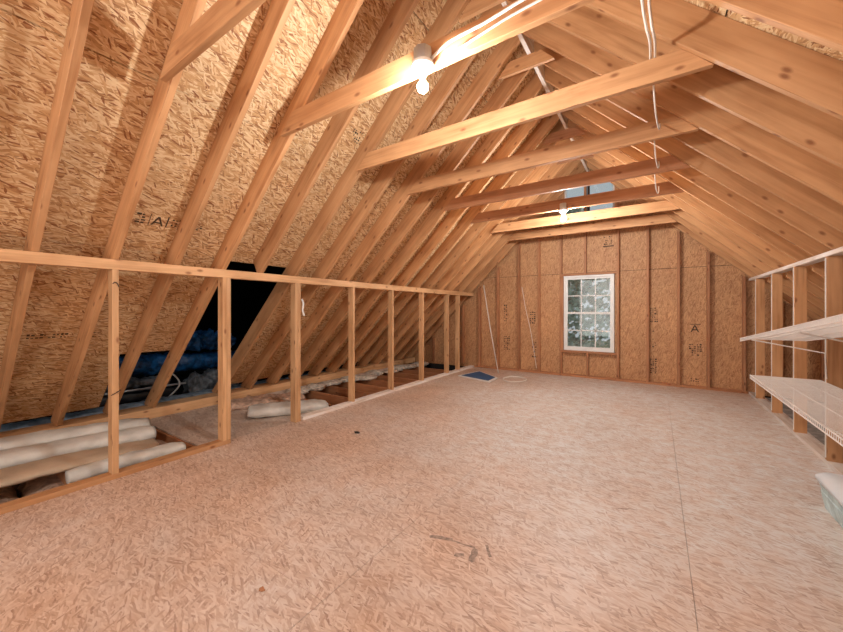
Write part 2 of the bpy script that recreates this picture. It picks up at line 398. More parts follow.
# ------------------------------------------------------------------ rafters
ly = [2.477 + SP * k for k in range(-12, 12)]        # near faces, left
ry = [2.401 + SP * k for k in range(-12, 12)]
ly = [y + (.05 if .3 < y < 1.4 else .03 if .3 < y < 1.8 else 0) for y in ly if y < 7.1]; ry = [y for y in ry if y < 7.15]
def rafter(y, side, m, label, group):
    bm = bmesh.new(); o = RX - .019 if side < 0 else RX + .019
    if side < 0:
        xf = -4.93; pts = [(o, zl(o)), (AX + .001, 1.634), (AX - .0895, 1.634), (AX - .0895, zl(AX - .0895)), (xf, zl(xf) + .001), (xf - .22, zl(xf) + .001), (xf - .24, zl(xf - .24) + DV - .002), (o, zl(o) + DV - .002)]
        if 2.0 < y < 2.1: pts = [(o, zl(o)), (AX + .002, 1.6345), (AX - .06, 1.6345), (-3.47, zl(-3.47) + DV - .002), (o, zl(o) + DV - .002)]   # cut off at the low wall
        d = (1, 0, T)
    else:
        xf = 2.73; xn = BX - .0085 / T; pts = [(o, zr(o)), (xn, 1.7285), (BX + .0895, 1.7285), (BX + .0895, zr(BX + .0895)), (xf, zr(xf)), (xf + .22, zr(xf)), (xf + .24, zr(xf + .24) + DV - .002), (o, zr(o) + DV - .002)]
        d = (-1, 0, T)
    prism_y(bm, pts, y, y + .038)
    return tag(link('rafter', bm, m, uvdir=d, bevel=.0025), label, 'rafter', group)
lv = [y for y in ly if y > .2]; rv = [y for y in ry if y > 1.0]
for y in ly:
    if y < .2: 
        if y > -1.5: rafter(y, -1, M['fir'], 'left roof rafter beside or behind the camera, outside the photo edge', 'rafters of the left slope outside the picture')
        continue
    i = lv.index(y)
    if y < 1.0: nb = 'left of the first low wall post'
    elif y < 1.8: nb = 'foot left of the missing sheathing'
    elif y < 2.2: nb = 'cut short at the top of the black opening'
    elif y < 2.6: nb = 'along the right edge of the black opening'
    elif y > 6.7: nb = 'last one before the far gable wall'
    else: nb = 'with sheathing on both sides'
    rafter(y, -1, M['fir'], '%s left roof rafter from the camera, %s' % (ORD[i], nb), 'rafters of the left roof slope')
for y in ry:
    if y < 1.0:
        if y > -1.5: rafter(y, 1, M['fir'], 'right roof rafter beside or behind the camera, outside the photo edge', 'rafters of the right slope outside the picture')
        continue
    i = rv.index(y)
    nb = 'wide board face overhead at top right' if y < 2.5 else ('last one before the far gable wall' if y > 6.8 else 'ending on the whitish plate above the shelves')
    rafter(y, 1, M['fir'], '%s right roof rafter from the camera, %s' % (ORD[i], nb), 'rafters of the right roof slope')

tag(bx('ridge_board', (RX - .019, YB, 3.80), (RX + .019, 7.18, 4.02), M['plate_w'], (0, 1, 0)), 'pale ridge board running along the peak between the two rafter rows', 'ridge board')

# ------------------------------------------------------------------ collar ties
tz0, tz1 = 2.573, 2.713
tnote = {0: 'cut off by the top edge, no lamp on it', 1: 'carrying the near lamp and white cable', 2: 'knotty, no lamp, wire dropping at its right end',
         3: 'behind the knotty one', 4: 'dark reddish face', 5: 'carrying the far lamp', 6: 'just behind the far lamp', 7: 'last, in front of the gable wall'}
for k in range(8):
    y = 1.626 + .8128 * (k - 1) + (.035 if k == 0 else 0)
    bm = bmesh.new()
    e0 = AX + (tz0 - 1.633) / T; e1 = BX - (tz0 - 1.720) / T
    prism_y(bm, [(e0 - .0, tz0), (e1 + .0, tz0), (e1 - .10, tz1), (e0 + .10, tz1)] if False else [(e0 + .002, tz0), (e1 - .002, tz0), (e1 - .10, tz0 + .10), (e1 - .145, tz1), (e0 + .145, tz1), (e0 + .10, tz0 + .10)], y, y + .037)
    tag(link('collar_tie', bm, M['fir'] if k not in (4, 5) else M['fir_r'], uvdir=(1, 0, 0), bevel=.0025),  # two of the farther ties use a darker, redder lumber
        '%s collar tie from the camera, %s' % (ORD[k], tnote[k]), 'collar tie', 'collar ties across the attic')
for i, y in enumerate((1.75, 2.52, 3.372, 4.23, 5.05, 5.86)):
    z0, z1 = 3.575, 3.70; a = AX + (z0 - 1.633) / T; b = BX - (z0 - 1.72) / T
    bm = bmesh.new(); prism_y(bm, [(a, z0), (b, z0), (b - .12, z1), (a + .12, z1)], y, y + .035)
    tag(link('ridge_tie', bm, M['fir_r' if i > 2 else 'fir'], uvdir=(1, 0, 0), bevel=.002), 'short tie board just under the roof peak, %s from the camera' % ORD[i], 'ridge tie', 'short ties under the peak')

# ------------------------------------------------------------------ left low wall
tag(bx('top_plate', (AX - .089, -2.58, 1.557), (AX, 7.09, 1.633), M['fir_p'], (0, 1, 0)), 'long double top plate of the open left low wall', 'plate')
tag(bx('bottom_plate', (AX - .089, -2.58, 0), (AX, 1.776, .038), M['fir'], (0, 1, 0)), 'orange floor plate of the left low wall, near the camera', 'plate')
tag(bx('bottom_plate', (AX - .089, 2.60, 0), (AX, 7.09, .038), M['plate_w'], (0, 1, 0)), 'pale floor plate of the left low wall, beyond the floor-level gap', 'plate')
posts = [(.902, .942, .038), (1.700, 1.776, .038), (2.490, 2.562, 0), (3.386, 3.424, .038), (4.222, 4.260, .038), (5.066, 5.104, .038), (5.945, 5.983, .038), (6.40, 6.438, .038)]
pn = ['slim post nearest the camera, before the white rolls', 'doubled post at the black opening', 'doubled post with a white tag at its top', 'post right of the tagged one', 'fifth post from the left', 'sixth post from the left', 'next-to-last post, near the blue sheet', 'last post, near the far gable wall']
for (y0, y1, z0), t_ in zip(posts, pn):
    if y1 - y0 > .05:
        p = empty('wall_post', (AX, y0, z0), 'upright of the open left low wall, ' + t_, 'wall post', 'posts of the left low wall')
        ym = (y0 + y1) / 2
        for a, b in ((y0, ym - .0005), (ym + .0005, y1)):
            o = bx('stud', (AX - .089, a, z0), (AX, b, 1.557), M['fir_p'], (0, 0, 1)); local(o, p, (AX, y0, z0))
    else:
        tag(bx('wall_post', (AX - .089, y0, z0), (AX, y1, 1.557), M['fir_p'], (0, 0, 1)), 'upright of the open left low wall, ' + t_, 'wall post', 'posts of the left low wall')

# ------------------------------------------------------------------ right low wall
tag(bx('top_plate', (BX, -1.0, 1.690), (BX + .089, 7.09, 1.728), M['plate_w'], (0, 1, 0)), 'whitish top plate of the right low wall above the shelves', 'plate')
tag(bx('bottom_plate', (BX, -1.0, 0), (BX + .089, 7.09, .038), M['plate_w'], (0, 1, 0)), 'whitish floor plate of the right low wall under the shelves', 'plate')
rp = [6.62, 5.80, 4.99, 4.185, 3.37, 2.56, 1.75]
rn = ['farthest one, next to the gable wall', 'second one from the gable wall', 'third one from the gable wall', 'biggest one at right photo edge', 'just outside the right photo edge', 'outside the photo on the right', 'outside the photo, nearest the camera']
for y, t_ in zip(rp, rn):
    tag(bx('wall_post', (BX, y, .038), (BX + .089, y + .038, 1.690), M['fir'], (0, 0, 1)), 'upright of the right low wall behind the shelves, ' + t_, 'wall post', 'posts of the right low wall')

# ------------------------------------------------------------------ far wall studs
def ztopL(x): return min(zl(x), zr(x)) - .002
fs = [-4.42, -4.02, -3.63, -3.22, -2.80, -2.35, -1.945, -.57, -.125, .30, .68, 1.10, 1.50, 1.92]
for i, x in enumerate(fs):
    x0, x1 = x - .019, x + .019; za, zb_ = ztopL(x0), ztopL(x1)
    if x < -3.4: t_ = 'behind the left low wall, %s from the left' % ORD[i]
    elif x > 1.2: t_ = 'behind the right low wall, %s from the left' % ORD[i]
    elif x < WX0: t_ = 'left of the window, %s from the far left end' % ORD[i]
    else: t_ = 'right of the window, %s from the far right end' % ORD[len(fs) - 1 - i]
    bm = bmesh.new(); prism_y(bm, [(x0, .038), (x1, .038), (x1, zb_), (x0, za)], YF, GY - .001)
    tag(link('wall_stud', bm, M['fir_r'], uvdir=(0, 0, 1), bevel=.002), 'full height far wall stud ' + t_, 'stud', 'studs of the far gable wall')
for x in (-1.53, -1.06):
    tag(bx('cripple_stud', (x - .019, YF, .038), (x + .019, GY - .001, WZ0 - .04), M['fir_r'], (0, 0, 1)), 'short stud below the window, %s' % ('left one' if x < -1.3 else 'middle one'), 'stud', 'short studs around the window')
for x in (-1.53, -1.10):
    bm = bmesh.new(); prism_y(bm, [(x - .019, WZ1 + .04), (x + .019, WZ1 + .04), (x + .019, ztopL(x)), (x - .019, ztopL(x))], YF, GY - .001)
    tag(link('cripple_stud', bm, M['fir_r'], uvdir=(0, 0, 1)), 'short stud above the window, %s' % ('left one' if x < -1.3 else 'middle one'), 'stud', 'short studs around the window')
tag(bx('window_header', (-1.549, YF, WZ1 + .002), (-.590, GY - .001, WZ1 + .04), M['fir_r'], (1, 0, 0)), 'wooden rail over the window top', 'window framing')
tag(bx('window_sill_rail', (-1.549, YF, WZ0 - .04), (-.590, GY - .001, WZ0 - .002), M['fir_r'], (1, 0, 0)), 'wooden rail under the window', 'window framing')
tag(bx('window_trimmer', (-1.549, YF, WZ0 - .0), (-1.480, GY - .001, WZ1 + .0), M['fir_r'], (0, 0, 1)), 'wooden trimmer along the left window side', 'window framing')
tag(bx('bottom_plate', (AX + .01, YF, 0), (BX, GY - .001, .038), M['fir_r'], (1, 0, 0)), 'floor plate along the foot of the far gable wall', 'plate')

# ------------------------------------------------------------------ small gable light near the peak
def window2():
    w_ = bpy.data.objects.new('window_2', None); C.objects.link(w_); w_['kind'] = 'structure'
    y = GY + .001; x0, x1, z0, z1 = -1.474, -.629, 3.041, 3.619; f = .03
    bm = bmesh.new()
    box(bm, (x0, y, z0), (x0 + f, y + .04, z1)); box(bm, (x1 - f, y, z0), (x1, y + .04, z1)); box(bm, (x0 + f, y, z0), (x1 - f, y + .04, z0 + f)); box(bm, (x0 + f, y, z1 - f), (x1 - f, y + .04, z1))
    fr = link('window_frame', bm, M['white'], w_)
    bm = bmesh.new(); box(bm, (-1.075, y, z0 + f), (-1.035, y + .03, z1 - f)); box(bm, (x0 + f, y + .01, 3.31), (x1 - f, y + .028, 3.335)); link('muntins', bm, M['dark'], fr)
    bm = bmesh.new(); box(bm, (x0 + f, y + .031, z0 + f), (x1 - f, y + .034, z1 - f)); link('pane', bm, M['glass'], fr)
window2()

# ------------------------------------------------------------------ ceiling lamps
def lamp(name, loc, label):
    x, y, z = loc                                   # z: underside of lampholder
    p = empty(name, loc, label, 'ceiling lamp', 'bare bulb lamps on the collar ties')
    bm = bmesh.new(); lathe(bm, [(.046, 0), (.050, .003), (.050, .072), (.046, .075)], (0, 0, .035), 8); link('junction_box', bm, M['steel'], p)
    bm = bmesh.new(); lathe(bm, [(.020, -.022), (.026, -.022), (.030, -.005), (.052, .006), (.060, .014), (.060, .030), (.054, .036), (.01, .036)], (0, 0, 0), 28); hold = link('lampholder', bm, M['porcelain'], p, smooth=True)
    bm = bmesh.new(); prof = [(.013, -.020), (.0135, -.055)]
    for k in range(9):
        a = k / 8 * math.pi; 
        if k == 0: continue
        prof.append((max(.0006, .030 * math.sin(a) * (1 if k > 3 else 1)), -.092 + .030 * math.cos(a)))
    lathe(bm, prof, (0, 0, 0), 20); link('bulb', bm, M['bulb_far' if y > 3 else 'bulb'], hold, smooth=True)
    return p
lamp('ceiling_lamp', (-1.04, 1.574, 2.540), 'near ceiling lamp, bare lit bulb on white porcelain holder, first tie with cable')
lamp('ceiling_lamp', (-1.02, 4.899, 2.545), 'far small ceiling lamp, bare lit bulb under a collar tie before the gable wall')
lamp('ceiling_lamp', (-1.04, -1.60, 2.545), 'added fill lamp with bare lit bulb behind the camera, out of view')  # unseen extra bulb, added to fill the room from behind the camera

# ------------------------------------------------------------------ cables
def cable(name, pts, r, label, cat='cable', m='cable', sm=True):
    # Catmull-Rom through the points
    P = [Vector(p) for p in pts]; Q = []
    for i in range(len(P) - 1):
        p0, p1, p2, p3 = P[max(i-1, 0)], P[i], P[i+1], P[min(i+2, len(P)-1)]
        for k in range(8):
            t = k / 8
            Q.append(.5 * ((2*p1) + (p2 - p0)*t + (2*p0 - 5*p1 + 4*p2 - p3)*t*t + (3*p1 - p0 - 3*p2 + p3)*t**3))
    Q.append(P[-1]); bm = bmesh.new(); tube(bm, Q, r, 8)
    return tag(link(name, bm, M[m], smooth=True), label, cat)
cable('cable', [(-1.0, 1.60, 2.60), (-.9, 1.612, 2.655), (-.7, 1.615, 2.668), (-.5, 1.614, 2.69), (-.3, 1.615, 2.70), (-.05, 1.608, 2.705)], .008, 'white cable running along the tie from the near lamp')
cable('cable', [(-.85, 1.618, 2.60), (-.6, 1.618, 2.640), (-.4, 1.618, 2.655), (-.2, 1.618, 2.672), (-.06, 1.618, 2.68)], .006, 'second thin white cable lying along the tie with the near lamp')
cable('cable', [(-.082, 2.2, 3.13), (-.065, 2.2, 2.9), (-.045, 2.21, 2.75), (-.03, 2.3, 2.722), (-.03, 2.5, 2.72)], .007, 'left one of two cables dropping from top photo edge onto knotty tie')
cable('cable', [(-.045, 2.19, 3.09), (-.035, 2.19, 2.9), (-.022, 2.2, 2.75), (-.008, 2.3, 2.722), (-.008, 2.49, 2.72)], .007, 'right one of two cables dropping from top photo edge onto knotty tie')
for k, y in enumerate((2.439, 3.252, 4.065)):
    cable('cable', [(-.02, y + .05, 2.715), (-.015, y + .10, 2.60), (-.005, y + .22, 2.50), (.01, y + .42, 2.49), (.02, y + .62, 2.56), (.02, y + .77, 2.66)], .005,
          ['thin white cable sagging behind the knotty tie, nearest of three loops', 'thin white cable loop sagging between middle ties', 'thin white cable loop sagging farthest, before the gable'][k])

# ------------------------------------------------------------------ eave floor: joists, plate, boards
for i, y in enumerate([-.06, .345, .75, 1.155, 1.562, 2.0, 2.44, 2.86, 3.27, 3.67, 4.08, 4.49, 4.89, 5.30, 5.71, 6.11, 6.52]):
    where = 'hidden under the white rolls' if y < 1.5 else ('at the dusty boards' if y < 2.9 else 'in the open row behind the low wall')
    tag(bx('floor_joist', (-5.12, y, -.26), (-3.305, y + .038, -.024), M['fir_r'], (1, 0, 0)), '%s reddish left eave joist from the camera, %s' % (ORD[i], where), 'floor joist', 'joists in the left eave')
tag(bx('eave_plate', (-5.16, -1.5, -.02), (-4.90, 7.08, .103), M['fir_p'], (0, 1, 0)), 'long pale board the left rafter feet rest on', 'plate')
tag(bx('eave_plate', (2.71, 1.0, -.02), (2.855, 7.08, .103), M['fir_p'], (0, 1, 0)), 'board the right rafter feet rest on behind the right low wall', 'plate')
tag(bx('floor_board', (-4.88, 1.58, -.022), (-3.44, 2.86, -.004), M['osb_dusty'], (1, 0, 0), .002), 'dusty board across the eave joists between the first low wall posts', 'board')
tag(bx('floor_board', (-4.87, 2.90, -.02), (-4.62, 6.2, .0), M['plate_w'], (0, 1, 0)), 'narrow whitish board along the far rafter feet', 'board')
tag(bx('eave_batt', (1.24, 1.0, -.26), (2.70, 7.08, -.02), mat('dusty_blue_batt', (.30, .30, .30), .9, ns=12, bump=1, var=.4), (0, 1, 0), .01), 'greyish insulation filling the eave behind the right low wall', 'insulation', kind='stuff')

def noise3(p, s, seed=0):
    from mathutils import noise
    return noise.noise(Vector(p) * s + Vector((seed * 7.1, seed * 3.3, seed)))
def roll(name, pts, w, h, m, label, cat='insulation roll', seed=1, open_end=True, amp=.009, group=None, kind=None, seg=28, n=46, flat=True):
    P = [Vector(p) for p in pts]; bm = bmesh.new(); rings = []
    for i in range(n + 1):
        t = i / n * (len(P) - 1); k = min(int(t), len(P) - 2); c = P[k].lerp(P[k+1], t - k)
        d = (P[k+1] - P[k]).normalized(); s = Vector((d.y, -d.x, 0)).normalized(); u = s.cross(d); u = u if u.z > 0 else -u
        e = 1 - .25 * (abs(i / n - .5) * 2) ** 8
        ring = []
        for j in range(seg):
            a = j / seg * 2 * math.pi; ca, sa = math.cos(a), math.sin(a)
            x = math.copysign(abs(ca) ** .8, ca) * w / 2 * e; z = math.copysign(abs(sa) ** .8, sa) * h / 2 * e
            q = c + s * x + u * z
            nn = noise3((q.x, q.y, q.z), 9, seed) + .5 * noise3((q.x, q.y, q.z), 24, seed)
            q += (s * ca + u * sa) * nn * amp
            ring.append(bm.verts.new(q))
        rings.append(ring)
    for a, b in zip(rings, rings[1:]):
        for j in range(seg): bm.faces.new((a[j], a[(j+1) % seg], b[(j+1) % seg], b[j]))
    for rg, sgn in ((rings[0], 1), (rings[-1], -1)):
        c = sum((v.co for v in rg), Vector()) / seg; d = (P[1] - P[0]).normalized() * sgn * .03 if sgn > 0 else (P[-1] - P[-2]).normalized() * -.03
        inner = [bm.verts.new(c + (v.co - c) * .72 + d) for v in rg]
        for j in range(seg): bm.faces.new((rg[(j+1) % seg], rg[j], inner[j], inner[(j+1) % seg]))
        bm.faces.new(inner)
    o = link(name, bm, M[m], smooth=True)
    return tag(o, label, cat, group, kind)
roll('insulation_roll', [(-4.66, .40, .09), (-4.55, .95, .08), (-4.44, 1.50, .06)], .27, .15, 'foil', 'upper whitish roll of faced insulation lying nearest the rafter feet', seed=1)
roll('insulation_roll', [(-4.34, .25, .07), (-4.24, .9, .06), (-4.13, 1.44, .05)], .27, .14, 'foil', 'second whitish roll lying in front of the one by the rafter feet', seed=2)
roll('paper_sheet', [(-3.96, .05, .04), (-3.93, .7, .04), (-3.86, 1.36, .02)], .33, .075, 'paper', 'crumpled tan kraft paper sheet over the rolls at the left', 'paper sheet', seed=3)
roll('insulation_roll', [(-3.66, .72, .01), (-3.62, 1.1, .02), (-3.57, 1.47, .02)], .16, .10, 'foil', 'thin silvery grey roll just behind the left floor plate', seed=4)
roll('insulation_roll', [(-4.02, 2.34, .055), (-3.80, 2.66, .05), (-3.62, 3.15, .02)], .36, .13, 'foil', 'torn whitish roll on the dusty board behind the tagged post', seed=5, amp=.018)
roll('insulation_batt', [(-4.58, 2.35, .03), (-4.4, 2.8, .03), (-4.35, 3.3, .0)], .40, .10, 'pinkfl', 'flattened tan insulation batt behind the torn roll', 'insulation', seed=6, amp=.04)
# loose fill between and behind joists
bm = bmesh.new()
def blob(bm, c, r, seed):
    r2 = bmesh.ops.create_icosphere(bm, subdivisions=3, radius=1.0)
    for v in r2['verts']:
        d = v.co.normalized(); k = 1 + .35 * noise3(d, 2.6, seed) + .16 * noise3(d, 7, seed)
        v.co = Vector(c) + Vector((d.x * r[0], d.y * r[1], d.z * r[2])) * k
for i in range(10):
    y = 3.55 + i * .36; blob(bm, (-4.60 + random.uniform(-.10, .12), y + random.uniform(-.1, .1), .0), (random.uniform(.12, .18), random.uniform(.18, .30), random.uniform(.03, .08)), i)
tag(link('loose_insulation', bm, M['fluff'], smooth=True), 'whitish loose insulation heaped along the left rafter feet', 'insulation', kind='stuff')
bm = bmesh.new()
for i in range(4): blob(bm, (-4.0, .55 + i * .406 - .2, -.17), (.6, .19, .07), i + 50)
for i in range(10): blob(bm, (-4.1, 3.07 + i * .406, -.20), (.75, .17, .05), i + 60)
tag(link('joist_insulation', bm, M['pinkfl'], smooth=True), 'dusty brown insulation lying between the eave joists', 'insulation', kind='stuff')

# ------------------------------------------------------------------ things seen through the missing sheets
roll('wrapped_duct', [(-5.38, .0, .02), (-5.34, 1.4, .02), (-5.36, 2.9, .0), (-5.36, 5.6, -.05)], .26, .20, 'silverb', 'long silvery blue wrapped duct behind the left rafter feet', 'duct', seed=8, amp=.03, n=120)
roll('wrapped_duct', [(-5.95, 1.3, .50), (-5.95, 2.3, .48), (-5.95, 3.6, .42)], .30, .26, 'polyb', 'dark blue plastic wrapped duct in the dark opening', 'duct', seed=9, amp=.04, n=80)
roll('blue_plastic_heap', [(-5.85, 2.35, .76), (-5.86, 2.65, .80), (-5.9, 3.15, .74)], .34, .24, 'polyb', 'bright blue crumpled plastic heap on top of the dark duct', 'plastic sheet', seed=10, amp=.09, n=70, seg=48)
roll('plastic_bundle', [(-5.72, 2.38, .06), (-5.72, 2.7, .08), (-5.72, 3.1, .06)], .30, .44, 'polyg', 'grey crinkled plastic bundle beside the doubled post', 'plastic bundle', seed=11, amp=.09, n=70, seg=48)
roll('plastic_bundle', [(-5.85, 1.35, .27), (-5.85, 1.8, .27), (-5.85, 2.22, .26)], .22, .12, 'polyg', 'grey crumpled wrap under the blue duct', 'plastic bundle', seed=12, amp=.05, n=60, seg=36)
cable('pipe', [(-5.5, 1.2, .25), (-5.5, 1.55, .245), (-5.5, 1.95, .24), (-5.52, 2.3, .23)], .014, 'thin grey pipe running level in the dark opening', 'pipe', 'steel')
cable('hose', [(-5.5, 2.05, .05), (-5.48, 2.2, .22), (-5.47, 2.12, .38), (-5.5, 1.98, .42)], .011, 'pale hose curling up before the grey plastic bundle', 'hose', 'foil')
roll('black_duct', [(-5.62, .9, .16), (-5.62, 1.6, .14), (-5.6, 2.2, .12)], .18, .16, 'blackp', 'black flexible duct low in the dark opening', 'duct', seed=13, amp=.015)

# ------------------------------------------------------------------ wire shelves
def shelf(name, x0, x1, y0, y1, z0, z1, label, braces):
    # plane runs from (y0,z0) near to (y1,z1) far
    p = empty(name, (x1, y1, z1), label, 'wire shelf', 'white wire shelves')
    def Z_(y): return z1 + (z0 - z1) * (y1 - y) / (y1 - y0)
    bm = bmesh.new(); n = int((y1 - y0) / .0254)
    def rod(a, b, r=.0016, s=5): tube(bm, [a, b], r, s)
    for i in range(n + 1):
        y = y1 - i * .0254; z = Z_(y); rod((x0, y, z), (x1, y, z), .0022, 4)
    local(link('wire_deck', bm, M['wire']), p, (x1, y1, z1))
    bm = bmesh.new()
    for xx in (x0 + .15, x0 + .30, x1): rod((xx, y1, z1 - .004), (xx, y0, z0 - .004), .0035, 6)
    rod((x0, y1, z1 - .003), (x1, y1, z1 - .003), .0035, 6)
    local(link('support_rods', bm, M['wire']), p, (x1, y1, z1))
    bm = bmesh.new()
    for i in range(n + 1):
        y = y1 - i * .0254; z = Z_(y); rod((x0, y, z), (x0, y, z - .028), .0021, 4)
    rod((x0, y1, z1), (x0, y0, z0), .0038, 6); rod((x0, y1, z1 - .028), (x0, y0, z0 - .028), .0038, 6)
    local(link('front_lip', bm, M['wire']), p, (x1, y1, z1))
    for pts in braces:
        bm = bmesh.new(); tube(bm, pts, .0055, 8); local(link('brace', bm, M['wire']), p, (x1, y1, z1))
shelf('wire_shelf', .69, 1.14, 2.0, 4.66, 1.275, .975, 'upper white wire shelf, tilted up toward the camera, on the right low wall',
      [[(.72, 4.34, .985), (1.138, 4.20, .905), (1.140, 4.18, .70)], [(.72, 3.06, 1.12), (1.138, 3.39, 1.02), (1.140, 3.385, .80)]])
shelf('wire_shelf', .70, 1.14, 1.6, 4.28, .672, .672, 'lower level white wire shelf on the right low wall near the floor',
      [[(.72, 3.06, .64), (1.138, 3.385, .36), (1.14, 3.385, .30)]])

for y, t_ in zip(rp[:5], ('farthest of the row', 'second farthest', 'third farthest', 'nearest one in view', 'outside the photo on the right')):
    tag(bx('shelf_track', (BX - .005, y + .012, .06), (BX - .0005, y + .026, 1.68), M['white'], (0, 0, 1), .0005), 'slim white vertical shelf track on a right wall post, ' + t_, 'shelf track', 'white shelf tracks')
# ------------------------------------------------------------------ tote at right edge
p = empty('storage_tote', (1.0, 2.95, 0), 'pale blue plastic tote with rounded white lid at the right photo edge', 'storage tote')
bm = bmesh.new()
def rrect(x0, x1, y0, y1, r, k=5):
    out = []
    for cx, cy, a0 in ((x1-r, y1-r, 0), (x0+r, y1-r, 90), (x0+r, y0+r, 180), (x1-r, y0+r, 270)):
        for i in range(k + 1):
            a = math.radians(a0 + 90 * i / k); out.append((cx + r*math.cos(a), cy + r*math.sin(a)))
    return out
def loft(bm, secs):
    R = [[bm.verts.new((x, y, z)) for x, y in rrect(*a)] for a, z in secs]
    for a, b in zip(R, R[1:]):
        for i in range(len(a)): bm.faces.new((a[i], a[(i+1) % len(a)], b[(i+1) % len(a)], b[i]))
    bm.faces.new(R[0][::-1]); bm.faces.new(R[-1])
loft(bm, [((-.11, .05, -.40, .36, .03), .001), ((-.125, .065, -.42, .38, .03), .10), ((-.12, .06, -.42, .38, .03), .105), ((-.135, .07, -.43, .39, .03), .17)])
link('tub', bm, M['tote'], p)
bm = bmesh.new()
loft(bm, [((-.145, .08, -.44, .40, .035), .171), ((-.145, .08, -.44, .40, .035), .190), ((-.12, .055, -.42, .38, .05), .215), ((-.08, .02, -.38, .34, .04), .225)])
link('lid', bm, M['lid'], p, smooth=True)

# ------------------------------------------------------------------ small things on the floor by the far wall
p = empty('blue_sheet', (-2.75, 6.1, 0), 'flat dark blue sheet with white edging lying on the floor near the far left corner', 'sheet')
q = [(-3.13, 5.95), (-2.40, 5.72), (-2.42, 6.15), (-3.00, 6.62)]
bm = bmesh.new(); f0 = [bm.verts.new((x + 2.75, y - 6.1, .002)) for x, y in q]; f1 = [bm.verts.new((x + 2.75, y - 6.1, .018)) for x, y in q]
bm.faces.new(f0[::-1]); bm.faces.new(f1)
for i in range(4): bm.faces.new((f0[i], f0[(i+1) % 4], f1[(i+1) % 4], f1[i]))
link('white_edge', bm, M['white'], p)
c = (sum(x for x, _ in q) / 4, sum(y for _, y in q) / 4)
bm = bmesh.new(); vs = [bm.verts.new(((c[0] + (x - c[0]) * .86) + 2.75, (c[1] + (y - c[1]) * .86) - 6.1, .0195)) for x, y in q]; f = bm.faces.new(vs)
r = bmesh.ops.extrude_face_region(bm, geom=[f]); bmesh.ops.translate(bm, vec=(0, 0, .003), verts=[g_ for g_ in r['geom'] if isinstance(g_, bmesh.types.BMVert)])
link('blue_face', bm, M['blue'], p)
bm = bmesh.new(); pts = []
for i in range(46):
    a = i / 45 * 4 * math.pi; pts.append((-2.12 + .20 * math.cos(a), 6.20 + (.26 + .01 * math.sin(3*a)) * math.sin(a), .008 + .010 * i / 45))
tube(bm, pts, .008, 6); tag(link('coiled_cord', bm, M['cable'], smooth=True), 'pale coiled cord on the floor beside the blue sheet', 'cord')
bm = bmesh.new(); tube(bm, [(-2.615, 6.68, .006), (-2.84, 6.80, .9), (-3.04, 6.93, 1.78)], .010, 8)
tag(link('thin_rod', bm, M['cable'], smooth=True), 'thin white rod leaning in the far left corner above the blue sheet', 'rod')
cable('hanging_cord', [(-2.27, 7.085, 1.72), (-2.20, 7.088, 1.3), (-2.09, 7.088, .8), (-1.98, 7.085, .1)], .005, 'thin slanting cord on the far wall left of the window', 'cord')
bm = bmesh.new(); blob(bm, (-2.546, 2.634, .008), (.035, .02, .008), 3); tag(link('leaf_scrap', bm, M['blackp'], smooth=True), 'small dark scrap on the floor beyond the low wall gap', 'scrap')
def leafy(x, y, s, m, label):
    bm = bmesh.new(); v = [bm.verts.new((x + s * a, y + s * b, z)) for a, b, z in ((-1, 0, .004), (-.4, .5, .012), (.2, .35, .006), (1, .1, .014), (.3, -.2, .005), (-.2, -.6, .010))]
    f = bm.faces.new(v); r = bmesh.ops.extrude_face_region(bm, geom=[f]); bmesh.ops.translate(bm, vec=(0, 0, -.003), verts=[g_ for g_ in r['geom'] if isinstance(g_, bmesh.types.BMVert)])
    tag(link('leaf', bm, M[m]), label, 'leaf')
leafy(-1.468, .918, .022, 'fir_r', 'small dry brown leaf on the near floor, left of the black scuffs')
# small items on the posts
cable('paper_tag', [(-3.338, 2.570, 1.38), (-3.332, 2.585, 1.33), (-3.335, 2.580, 1.25), (-3.328, 2.595, 1.19)], .010, 'white curled tag hanging on the doubled post behind the gap', 'tag', 'paper' if False else 'white')
cable('wire_loop', [(-3.343, .905, 1.45), (-3.335, .915, 1.462), (-3.335, .93, 1.452), (-3.34, .94, 1.43)], .003, 'small dark wire hook near the top of the nearest low wall post', 'wire', 'blackp')
cable('wire_loop', [(-3.345, .895, .625), (-3.338, .92, .64), (-3.335, .95, .66)], .003, 'small dark wire twisted low around the nearest low wall post', 'wire', 'blackp')

# ------------------------------------------------------------------ marks: floor scuffs and stamps (children of their surfaces)
def strip(pts, w0, z, m, parent, name='scuff_mark'):
    bm = bmesh.new(); prev = None
    for i, (x, y) in enumerate(pts):
        a = pts[max(0, i-1)]; b = pts[min(len(pts)-1, i+1)]; d = Vector((b[0]-a[0], b[1]-a[1], 0)).normalized(); n = Vector((-d.y, d.x, 0))
        ww = w0 * (.6 + .6 * random.random()); p_ = Vector((x, y, z)); cur = (bm.verts.new(p_ + n*ww), bm.verts.new(p_ - n*ww))
        if prev: bm.faces.new((prev[0], prev[1], cur[1], cur[0]))
        prev = cur
    return link(name, bm, m, parent)
def dots(a, b, n): return [(a[0] + (b[0]-a[0])*i/n + random.uniform(-.004, .004), a[1] + (b[1]-a[1])*i/n + random.uniform(-.004, .004)) for i in range(n+1)]
strip(dots((-1.05, 1.655), (-.93, 1.70), 6), .013, .0008, M['scuff'], floor)
strip(dots((-.93, 1.69), (-.80, 1.71), 6), .007, .0009, M['scuff'], floor)
strip(dots((-.79, 1.70), (-.77, 1.60), 7), .016, .0010, M['scuff'], floor)
strip(dots((-.76, 1.76), (-.70, 1.69), 5), .011, .0011, M['scuff'], floor)
strip(dots((-.86, 1.60), (-.82, 1.63), 3), .012, .0012, M['scuff'], floor)
strip(dots((-.2, 2.55), (-.1, 2.60), 5), .004, .0008, M['scuff'], floor)

